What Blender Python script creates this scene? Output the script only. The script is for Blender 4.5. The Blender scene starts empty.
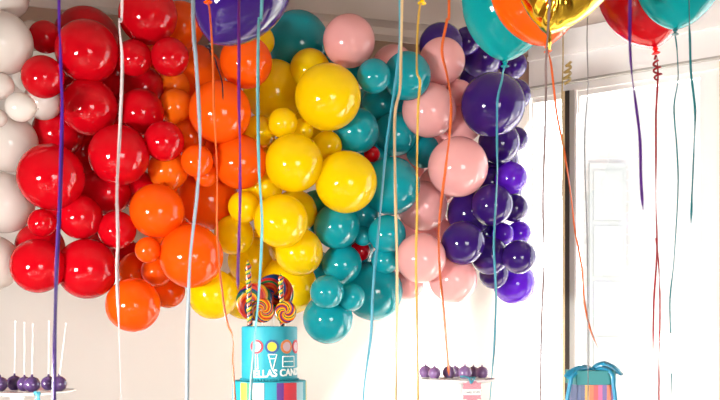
import bpy, bmesh, math, random
from mathutils import Vector, Matrix, noise
random.seed(7)
PI = math.pi
SC = bpy.context.scene
COL = SC.collection
# ------------------------------------------------------------------ camera
H = 1.05; F = 886.0; CX = 360.0; HY = 340.0      # eye height, focal length, optical axis column, horizon row (720x400)
cd = bpy.data.cameras.new('camera'); cam = bpy.data.objects.new('camera', cd); COL.objects.link(cam)
cam.location = (0, 0, H); cam.rotation_euler = (PI/2, 0, 0)
cd.sensor_width = 36; cd.lens = 36*F/720; cd.shift_y = (HY-200)/720; cd.clip_end = 200
cd.dof.use_dof = True; cd.dof.focus_distance = 3.9; cd.dof.aperture_fstop = 9
SC.camera = cam
# ------------------------------------------------------------------ world, sun, lights, exposure
w = bpy.data.worlds.new('sky'); SC.world = w; w.use_nodes = True
bg = w.node_tree.nodes['Background']; bg.inputs[0].default_value = (.96, .985, 1, 1); bg.inputs[1].default_value = 4.6
sd = bpy.data.lights.new('sun', 'SUN'); sd.energy = 42; sd.angle = math.radians(6.5); sd.color = (1, .97, .93)
so = bpy.data.objects.new('sun', sd); COL.objects.link(so)
so.rotation_euler = Vector((-1, .04, -1.0)).to_track_quat('-Z', 'Y').to_euler()
def area(name, loc, target, sx, sy, watts, col, spread=180):
    d = bpy.data.lights.new(name, 'AREA'); d.shape = 'RECTANGLE'; d.size = sx; d.size_y = sy; d.energy = watts; d.color = col; d.spread = math.radians(spread)
    o = bpy.data.objects.new(name, d); COL.objects.link(o); o.location = loc
    o.rotation_euler = (Vector(target)-Vector(loc)).to_track_quat('-Z', 'Y').to_euler(); return o
area('left_key_light', (-2.4, .6, .85), (.8, 3.9, .15), .75, .55, 84, (1, .975, .945), 115)  # unseen area lamp set to give the balloon highlights and light the garland
area('rear_fill_light', (1.3, -1.5, .7), (-.2, 4, .3), 2.6, 1.4, 62, (1, .985, .965), 110)  # added fill lamp, unseen behind the camera; the rear wall has no door
V = SC.view_settings; V.view_transform = 'Standard'; V.look = 'None'; V.gamma = 1; V.use_curve_mapping = False
V.exposure = 0.12

# ------------------------------------------------------------------ helpers
def at(px, py, Y): return Vector(((px-CX)/F*Y, Y, H+(HY-py)/F*Y))
def mk(name, bm, mat, parent=None, smooth=True, label=None):
    me = bpy.data.meshes.new(name); bmesh.ops.recalc_face_normals(bm, faces=bm.faces[:]); bm.to_mesh(me); bm.free()
    if mat is not None:
        for m in (mat if isinstance(mat, (list, tuple)) else [mat]): me.materials.append(m)
    if smooth:
        for p in me.polygons: p.use_smooth = True
    o = bpy.data.objects.new(name, me); COL.objects.link(o)
    if parent is not None: o.parent = parent
    if label: o['label'] = label
    return o
def tag(o, label, cat, group=None):
    o['label'] = label; o['category'] = cat
    if group: o['group'] = group
    return o
def thing(name, label, cat, loc=(0,0,0), rz=0, group=None):
    o = bpy.data.objects.new(name, None); COL.objects.link(o); o.location = loc; o.rotation_euler = (0,0,rz); o.empty_display_size = .05
    return tag(o, label, cat, group)
def struct(o): o['kind'] = 'structure'; return o
def box(bm, x0, x1, y0, y1, z0, z1, mi=0):
    vs = [bm.verts.new((x, y, z)) for x in (x0, x1) for y in (y0, y1) for z in (z0, z1)]
    for f in ((0,1,3,2),(4,6,7,5),(0,4,5,1),(2,3,7,6),(0,2,6,4),(1,5,7,3)):
        bm.faces.new([vs[i] for i in f]).material_index = mi
def bevel(bm, w, seg=2): bmesh.ops.bevel(bm, geom=bm.edges[:], offset=w, segments=seg, affect='EDGES', profile=.6)
def lathe(bm, prof, n=48, mat=Matrix(), mi=0):
    rings = []
    for r, z in prof:
        if r < 1e-6: rings.append([bm.verts.new(mat @ Vector((0,0,z)))])
        else: rings.append([bm.verts.new(mat @ Vector((r*math.cos(2*PI*i/n), r*math.sin(2*PI*i/n), z))) for i in range(n)])
    for a, b in zip(rings, rings[1:]):
        for i in range(n):
            j = (i+1) % n
            if len(a) == 1 and len(b) == 1: continue
            if len(a) == 1: f = bm.faces.new((a[0], b[i], b[j]))
            elif len(b) == 1: f = bm.faces.new((a[i], a[j], b[0]))
            else: f = bm.faces.new((a[i], a[j], b[j], b[i]))
            f.material_index = mi
def catmull(pts, k=8):
    P = [pts[0]*2-pts[1]] + list(pts) + [pts[-1]*2-pts[-2]]; out = []
    for i in range(1, len(P)-2):
        for j in range(k):
            t = j/k; a, b, c, d = P[i-1:i+3]
            out.append(.5*((2*b)+(c-a)*t+(2*a-5*b+4*c-d)*t*t+(3*b-a-3*c+d)*t**3))
    out.append(P[-2]); return out
def tube(bm, pts, rad, n=10, mi=0):
    rings = []; up = Vector((.13, .97, .2)).normalized()
    for i, p in enumerate(pts):
        t = (pts[min(i+1, len(pts)-1)]-pts[max(i-1, 0)]).normalized()
        u = up - t*up.dot(t); u = (u if u.length > 1e-3 else Vector((1, 0, 0))).normalized(); v = t.cross(u)
        r = rad(i/(len(pts)-1)) if callable(rad) else rad
        rings.append([bm.verts.new(p+(u*math.cos(2*PI*k/n)+v*math.sin(2*PI*k/n))*r) for k in range(n)])
    for a, b in zip(rings, rings[1:]):
        for i in range(n): bm.faces.new((a[i], a[(i+1) % n], b[(i+1) % n], b[i])).material_index = mi
    bm.faces.new(rings[0][::-1]); bm.faces.new(rings[-1])
def strip(bm, pts, width, ang=lambda t: 0.0, th=.0005, face=Vector((0, -1, 0))):
    """flat ribbon with real thickness; ang turns its face about its own run"""
    rings = []
    for i, p in enumerate(pts):
        t = (pts[min(i+1, len(pts)-1)]-pts[max(i-1, 0)]).normalized()
        s = t.cross(face); s = (s if s.length > 1e-3 else Vector((1, 0, 0))).normalized(); nn = s.cross(t).normalized()
        a = ang(i/(len(pts)-1)); ww = width(i/(len(pts)-1)) if callable(width) else width
        s2 = s*math.cos(a)+nn*math.sin(a); n2 = nn*math.cos(a)-s*math.sin(a)
        rings.append([bm.verts.new(p+s2*sx*ww/2+n2*ny*th/2) for sx, ny in ((-1,-1),(1,-1),(1,1),(-1,1))])
    for a, b in zip(rings, rings[1:]):
        for i in range(4): bm.faces.new((a[i], a[(i+1) % 4], b[(i+1) % 4], b[i]))
    bm.faces.new(rings[0][::-1]); bm.faces.new(rings[-1])
# ---- materials
def new_mat(name):
    m = bpy.data.materials.new(name); m.use_nodes = True; nt = m.node_tree; nt.nodes.clear()
    out = nt.nodes.new('ShaderNodeOutputMaterial'); return m, nt, out
def pbr(name, col, rough=.5, metal=0, spec=.5, coat=0, trans=0, tcol=None, noise_amt=0, nscale=40, bump=0, sheen=0):
    m, nt, out = new_mat(name); N = nt.nodes; L = nt.links
    b = N.new('ShaderNodeBsdfPrincipled'); b.inputs['Base Color'].default_value = (*col, 1); b.inputs['Roughness'].default_value = rough
    b.inputs['Metallic'].default_value = metal; b.inputs['Specular IOR Level'].default_value = spec
    b.inputs['Coat Weight'].default_value = coat; b.inputs['Coat Roughness'].default_value = .03; b.inputs['Sheen Weight'].default_value = sheen
    if noise_amt or bump:
        tc = N.new('ShaderNodeTexCoord'); nz = N.new('ShaderNodeTexNoise'); nz.inputs['Scale'].default_value = nscale; nz.inputs['Detail'].default_value = 4
        L.new(tc.outputs['Object'], nz.inputs['Vector'])
        if noise_amt:
            mx = N.new('ShaderNodeMix'); mx.data_type = 'RGBA'
            mx.inputs[6].default_value = (*[c*(1-noise_amt) for c in col], 1); mx.inputs[7].default_value = (*[min(1, c*(1+noise_amt)) for c in col], 1)
            L.new(nz.outputs['Fac'], mx.inputs[0]); L.new(mx.outputs[2], b.inputs['Base Color'])
        if bump:
            bp = N.new('ShaderNodeBump'); bp.inputs['Strength'].default_value = bump; bp.inputs['Distance'].default_value = .002
            L.new(nz.outputs['Fac'], bp.inputs['Height']); L.new(bp.outputs[0], b.inputs['Normal'])
    if trans:
        t = N.new('ShaderNodeBsdfTranslucent'); t.inputs[0].default_value = (*(tcol or col), 1)
        mx = N.new('ShaderNodeMixShader'); mx.inputs[0].default_value = trans
        L.new(b.outputs[0], mx.inputs[1]); L.new(t.outputs[0], mx.inputs[2]); L.new(mx.outputs[0], out.inputs[0])
    else: L.new(b.outputs[0], out.inputs[0])
    return m
def math_node(nt, op, a, b=None):
    n = nt.nodes.new('ShaderNodeMath'); n.operation = op
    for i, v in enumerate((a, b)):
        if v is None: continue
        if isinstance(v, (int, float)): n.inputs[i].default_value = v
        else: nt.links.new(v, n.inputs[i])
    return n.outputs[0]
def ramp_mat(name, coord, cols, rough=.15, coat=.6, spec=.5):
    """coord(nt, x, y, z) -> a 0..1 value, cut into equal bands of colour"""
    m, nt, out = new_mat(name); N = nt.nodes; L = nt.links
    tc = N.new('ShaderNodeTexCoord'); sp = N.new('ShaderNodeSeparateXYZ'); L.new(tc.outputs['Object'], sp.inputs[0])
    r = N.new('ShaderNodeValToRGB'); r.color_ramp.interpolation = 'CONSTANT'; e = r.color_ramp.elements
    for i, c in enumerate(cols):
        el = e[i] if i < 2 else e.new(i/len(cols)); el.position = i/len(cols); el.color = (*c, 1)
    L.new(coord(nt, sp.outputs[0], sp.outputs[1], sp.outputs[2]), r.inputs[0])
    b = N.new('ShaderNodeBsdfPrincipled'); b.inputs['Roughness'].default_value = rough; b.inputs['Coat Weight'].default_value = coat; b.inputs['Specular IOR Level'].default_value = spec
    L.new(r.outputs[0], b.inputs['Base Color']); L.new(b.outputs[0], out.inputs[0]); return m
def latex(name, col, trans=.22, tcol=None, rough=.055): return pbr('latex_'+name, col, rough, spec=.42, coat=.15, trans=trans, tcol=tcol)
BM = {
 'white':  latex('white', (.86, .80, .74), .25),
 'red':    latex('red', (.66, .002, .010), .2, (.85, .004, .015)),
 'orange': latex('orange', (1.0, .135, .004), .34),
 'amber':  latex('amber', (1.0, .185, .006), .34),
 'yellow': latex('yellow', (1.0, .73, .002), .34),
 'teal':   latex('teal', (.004, .315, .375), .18, (.01, .5, .55)),
 'tangerine': latex('tangerine', (1.0, .17, .006), .42, (1, .25, .01)),
 'scarlet': latex('scarlet', (.98, .016, .014), .7, (1, .05, .03)),
 'turq':   latex('turquoise', (.004, .42, .45), .55, (.01, .62, .64)),
 'pink':   latex('pink', (.92, .47, .46), .25),
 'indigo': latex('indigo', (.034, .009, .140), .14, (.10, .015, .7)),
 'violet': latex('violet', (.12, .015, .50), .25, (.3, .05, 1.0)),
}
M = {
 'wall': pbr('wall_paint', (.72, .68, .63), .75, noise_amt=.015, nscale=3, bump=.05),
 'wall_shade': pbr('brown_wall_shade', (.28, .17, .12), .8),  # brown with the shade of the upper wall in it; also darkens unseen walls
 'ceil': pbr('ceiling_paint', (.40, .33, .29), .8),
 'trim': pbr('white_trim', (.90, .90, .89), .45),
 'floor': pbr('floor_boards', (.36, .31, .26), .35, noise_amt=.15, nscale=6),
 'dark': pbr('bronze_frame', (.05, .04, .034), .6, spec=.2),
 'greyf': pbr('grey_frame', (.42, .41, .38), .4),
 'tan': pbr('tan_edge', (.70, .55, .33), .6),
 'white': pbr('white_ceramic', (.88, .87, .85), .12, coat=.5),
 'cloth': pbr('white_tablecloth', (.90, .89, .87), .85, bump=.3, nscale=120),
 'teal_icing': pbr('turquoise_icing', (.007, .29, .36), .55, bump=.15, nscale=60),
 'text': pbr('white_icing', (.92, .90, .84), .5),
 'pop': pbr('purple_candy_coat', (.085, .042, .14), .22, coat=.5, noise_amt=.35, nscale=90, bump=.5),
 'pop2': pbr('lavender_candy_coat', (.21, .115, .27), .25, coat=.5, noise_amt=.25, nscale=90, bump=.5),
 'paper': pbr('white_paper', (.90, .88, .86), .8),
 'gold': pbr('gold_foil', (1.0, .66, .06), .13, metal=1),
}
def glass():
    m, nt, out = new_mat('window_glass'); N = nt.nodes; L = nt.links
    t = N.new('ShaderNodeBsdfTransparent'); g = N.new('ShaderNodeBsdfGlossy'); g.inputs['Roughness'].default_value = .02
    mx = N.new('ShaderNodeMixShader'); mx.inputs[0].default_value = .05
    L.new(t.outputs[0], mx.inputs[1]); L.new(g.outputs[0], mx.inputs[2]); L.new(mx.outputs[0], out.inputs[0]); return m
M['glass'] = glass()
def rib_mat(name, col, trans=.3): return pbr('ribbon_'+name, col, .28, coat=.3, trans=trans)
RB = {k: rib_mat(k, tuple(v*(.8 if k in ('aqua', 'silver', 'blue', 'white', 'orange', 'cream', 'yellow') else .55) for v in c)) for k, c in {
 'violet': (.13, .02, .42), 'white': (.88, .72, .72), 'silver': (.42, .50, .56), 'orange': (.95, .20, .04), 'magenta': (.30, .03, .36),
 'aqua': (.22, .62, .66), 'teal': (.01, .33, .38), 'cream': (.90, .66, .34), 'yellow': (.95, .62, .10), 'blue': (.10, .48, .62),
 'rose': (.60, .42, .40), 'gold': (.75, .52, .16), 'grey': (.45, .44, .46), 'red': (.72, .01, .03), 'black': (.02, .02, .03)}.items()}

# ------------------------------------------------------------------ room
ANG = math.radians(16)                       # the back wall falls away to the right
C = Vector((.998, 5.2, 0)); CE = 2.82
bd = Vector((-math.cos(ANG), -math.sin(ANG), 0))
RW = math.atan2(-.546, .838)
def wall_y(x): return C.y + (x-C.x)*math.tan(ANG)
def local(o, loc, rz): o.location = loc; o.rotation_euler = (0, 0, rz); return o
bm = bmesh.new(); box(bm, -3.9, 0, 0, .12, 0, 2.5); box(bm, -3.9, 0, 0, .12, 2.5, CE, 1)  # same wall; upper band coloured darker to stand for the shade up there
local(struct(mk('wall_back', bm, [M['wall'], M['wall_shade']], smooth=False)), C, ANG)
bm = bmesh.new()
prof = [(0, 0), (-.012, 0), (-.018, .03), (-.045, .06), (-.05, .09), (-.05, .10), (0, .10)]
a = [bm.verts.new((-3.9, y, CE-.10+z)) for y, z in prof]; b = [bm.verts.new((.03, y, CE-.10+z)) for y, z in prof]
for i in range(len(prof)): j = (i+1) % len(prof); bm.faces.new((a[i], a[j], b[j], b[i]))
bm.faces.new(a); bm.faces.new(b)
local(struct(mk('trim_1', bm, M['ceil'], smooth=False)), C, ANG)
bm = bmesh.new(); box(bm, -3.9, 0, -.015, 0, 0, .11); bevel(bm, .004, 1)
local(struct(mk('baseboard_back', bm, M['trim'], smooth=False)), C, ANG)
# window wall: local x along the wall, local y outwards
def rwall(name, boxes, mat, kind=True, parent=None):
    bm = bmesh.new()
    for bx in boxes: box(bm, *bx)
    o = mk(name, bm, mat, parent, smooth=False)
    if kind: struct(o)
    if parent is None: local(o, C, RW)
    return o
rwall('wall_right', [(0, 4.2, 0, .06, 2.47, CE), (0, 4.2, 0, .06, 0, .42), (1.05, 1.12, 0, .06, .42, 2.47), (3.6, 4.2, 0, .06, .42, 2.47)], M['trim'])
rwall('trim_2', [(0, 4.2, -.045, 0, 2.675, 2.70), (0, 4.2, -.028, 0, 2.70, CE), (0, 4.2, -.018, 0, 2.525, 2.675)], M['trim'])
rwall('trim_3', [(0, 4.2, -.03, 0, 2.515, 2.527)], M['greyf'])
rwall('trim_4', [(0, 4.2, -.10, .0, .40, .43)], M['trim'])
def window(name, x0, x1, fl, fr, matf):
    o = rwall(name, [(x0, x0+fl, .012, .055, .43, 2.47), (x1-fr, x1, .012, .055, .43, 2.47), (x0+fl, x1-fr, .012, .055, 2.44, 2.47), (x0+fl, x1-fr, .012, .055, .43, .47)], matf)
    bm = bmesh.new(); box(bm, x0+fl, x1-fr, .03, .034, .47, 2.44); mk('pane', bm, M['glass'], o, smooth=False)
    return o
window('window_1', .005, .205, .012, .012, M['trim'])
w2 = window('window_2', .285, 1.05, .012, .10, M['trim'])
window('window_3', 1.12, 3.6, .03, .05, M['trim'])
rwall('trim_5', [(.218, .243, -.015, .03, .42, 2.475)], M['dark'])      # dark post between the two lights
rwall('trim_6', [(.205, .218, -.016, .03, .42, 2.475)], M['tan'])
rwall('trim_7', [(.243, .272, -.010, .03, .42, 2.475)], M['greyf'])
rwall('trim_8', [(.272, .285, -.006, .03, .42, 2.475)], M['trim'])
rwall('trim_9', [(1.052, 1.10, -.02, 0, .43, 2.50)], M['tan'])
bm = bmesh.new(); box(bm, -2.75, 5.2, -1.6, 5.4, -.05, 0); struct(mk('floor', bm, M['floor'], smooth=False))
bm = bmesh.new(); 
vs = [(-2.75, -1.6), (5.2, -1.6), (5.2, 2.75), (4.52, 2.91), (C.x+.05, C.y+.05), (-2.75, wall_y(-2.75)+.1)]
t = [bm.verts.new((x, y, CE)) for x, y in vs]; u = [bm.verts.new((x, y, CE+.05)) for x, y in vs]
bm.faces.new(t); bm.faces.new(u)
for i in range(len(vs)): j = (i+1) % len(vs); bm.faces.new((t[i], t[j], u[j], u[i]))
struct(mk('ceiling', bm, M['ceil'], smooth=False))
bm = bmesh.new(); box(bm, -2.75, -2.65, -1.6, wall_y(-2.7)+.02, 0, CE); struct(mk('wall_left', bm, M['wall_shade'], smooth=False))
bm = bmesh.new(); box(bm, 4.45, 4.55, -1.6, 2.9, 0, CE); struct(mk('wall_side', bm, M['wall_shade'], smooth=False))
bm = bmesh.new(); box(bm, -2.75, 4.55, -1.7, -1.6, 0, CE); struct(mk('wall_rear', bm, M['wall_shade'], smooth=False))

# ------------------------------------------------------------------ outside the window
def brick():
    m, nt, out = new_mat('pale_brick'); N = nt.nodes; L = nt.links
    tc = N.new('ShaderNodeTexCoord'); mp = N.new('ShaderNodeMapping'); mp.inputs['Rotation'].default_value = (PI/2, 0, 0)
    bt = N.new('ShaderNodeTexBrick'); bt.inputs['Scale'].default_value = 2.2
    bt.inputs['Color1'].default_value = (.225, .215, .208, 1); bt.inputs['Color2'].default_value = (.205, .197, .19, 1); bt.inputs['Mortar'].default_value = (.25, .245, .24, 1)
    b = N.new('ShaderNodeBsdfPrincipled'); b.inputs['Roughness'].default_value = .9
    L.new(tc.outputs['Object'], mp.inputs[0]); L.new(mp.outputs[0], bt.inputs[0]); L.new(bt.outputs[0], b.inputs[0]); L.new(b.outputs[0], out.inputs[0]); return m
hs = thing('neighbouring_house', 'pale brick house wall with a grey shutter, seen washed out through the window', 'house', (3.4, 9.3, 0), 0)
bm = bmesh.new(); box(bm, -1.2, 2.2, 0, .3, 0, 4.6); mk('wall', bm, brick(), hs, smooth=False)
bm = bmesh.new(); box(bm, -1.0, -.62, -.05, 0, .5, 2.9)
for k in (0, 1, 2, 3): box(bm, -.96, -.66, -.058, -.05, .56+k*.58, 1.08+k*.58)
mk('shutter', bm, pbr('shutter_paint', (.165, .17, .165), .6), hs, smooth=False)
bm = bmesh.new(); box(bm, -1.3, 2.3, -.25, .4, 4.6, 4.75); mk('roof_edge', bm, M['trim'], hs, smooth=False)
bm = bmesh.new(); box(bm, -6, 14, 5.8, 20, -.1, -.05); struct(mk('ground', bm, pbr('pale_paving', (.7, .68, .64), .9, noise_amt=.1, nscale=2), smooth=False))

# ------------------------------------------------------------------ balloon garland
def balloon_profile(k, pw, neck=True):
    p = [(0, 1.0)] + [(math.sin(a), math.cos(a)) for a in [PI/2*i/16 for i in range(1, 17)]]
    for i in range(1, 15):
        t = PI/2*i/16.2; p.append((max(.07, math.cos(t)**pw), -k*math.sin(t)))
    if neck: p += [(.055, -k-.005), (.05, -k-.03), (.075, -k-.055), (.10, -k-.075), (.09, -k-.085), (0, -k-.06)]
    else: p += [(.05, -k), (0, -k-.005)]
    return p
meshes = {}
def balloon_mesh(col):
    if col not in meshes:
        bm = bmesh.new(); lathe(bm, balloon_profile(1.10, 1.04), 56); bmesh.ops.recalc_face_normals(bm, faces=bm.faces[:])
        me = bpy.data.meshes.new('balloon_'+col); bm.to_mesh(me); bm.free(); me.materials.append(BM[col])
        for p in me.polygons: p.use_smooth = True
        meshes[col] = me
    return meshes[col]
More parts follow.
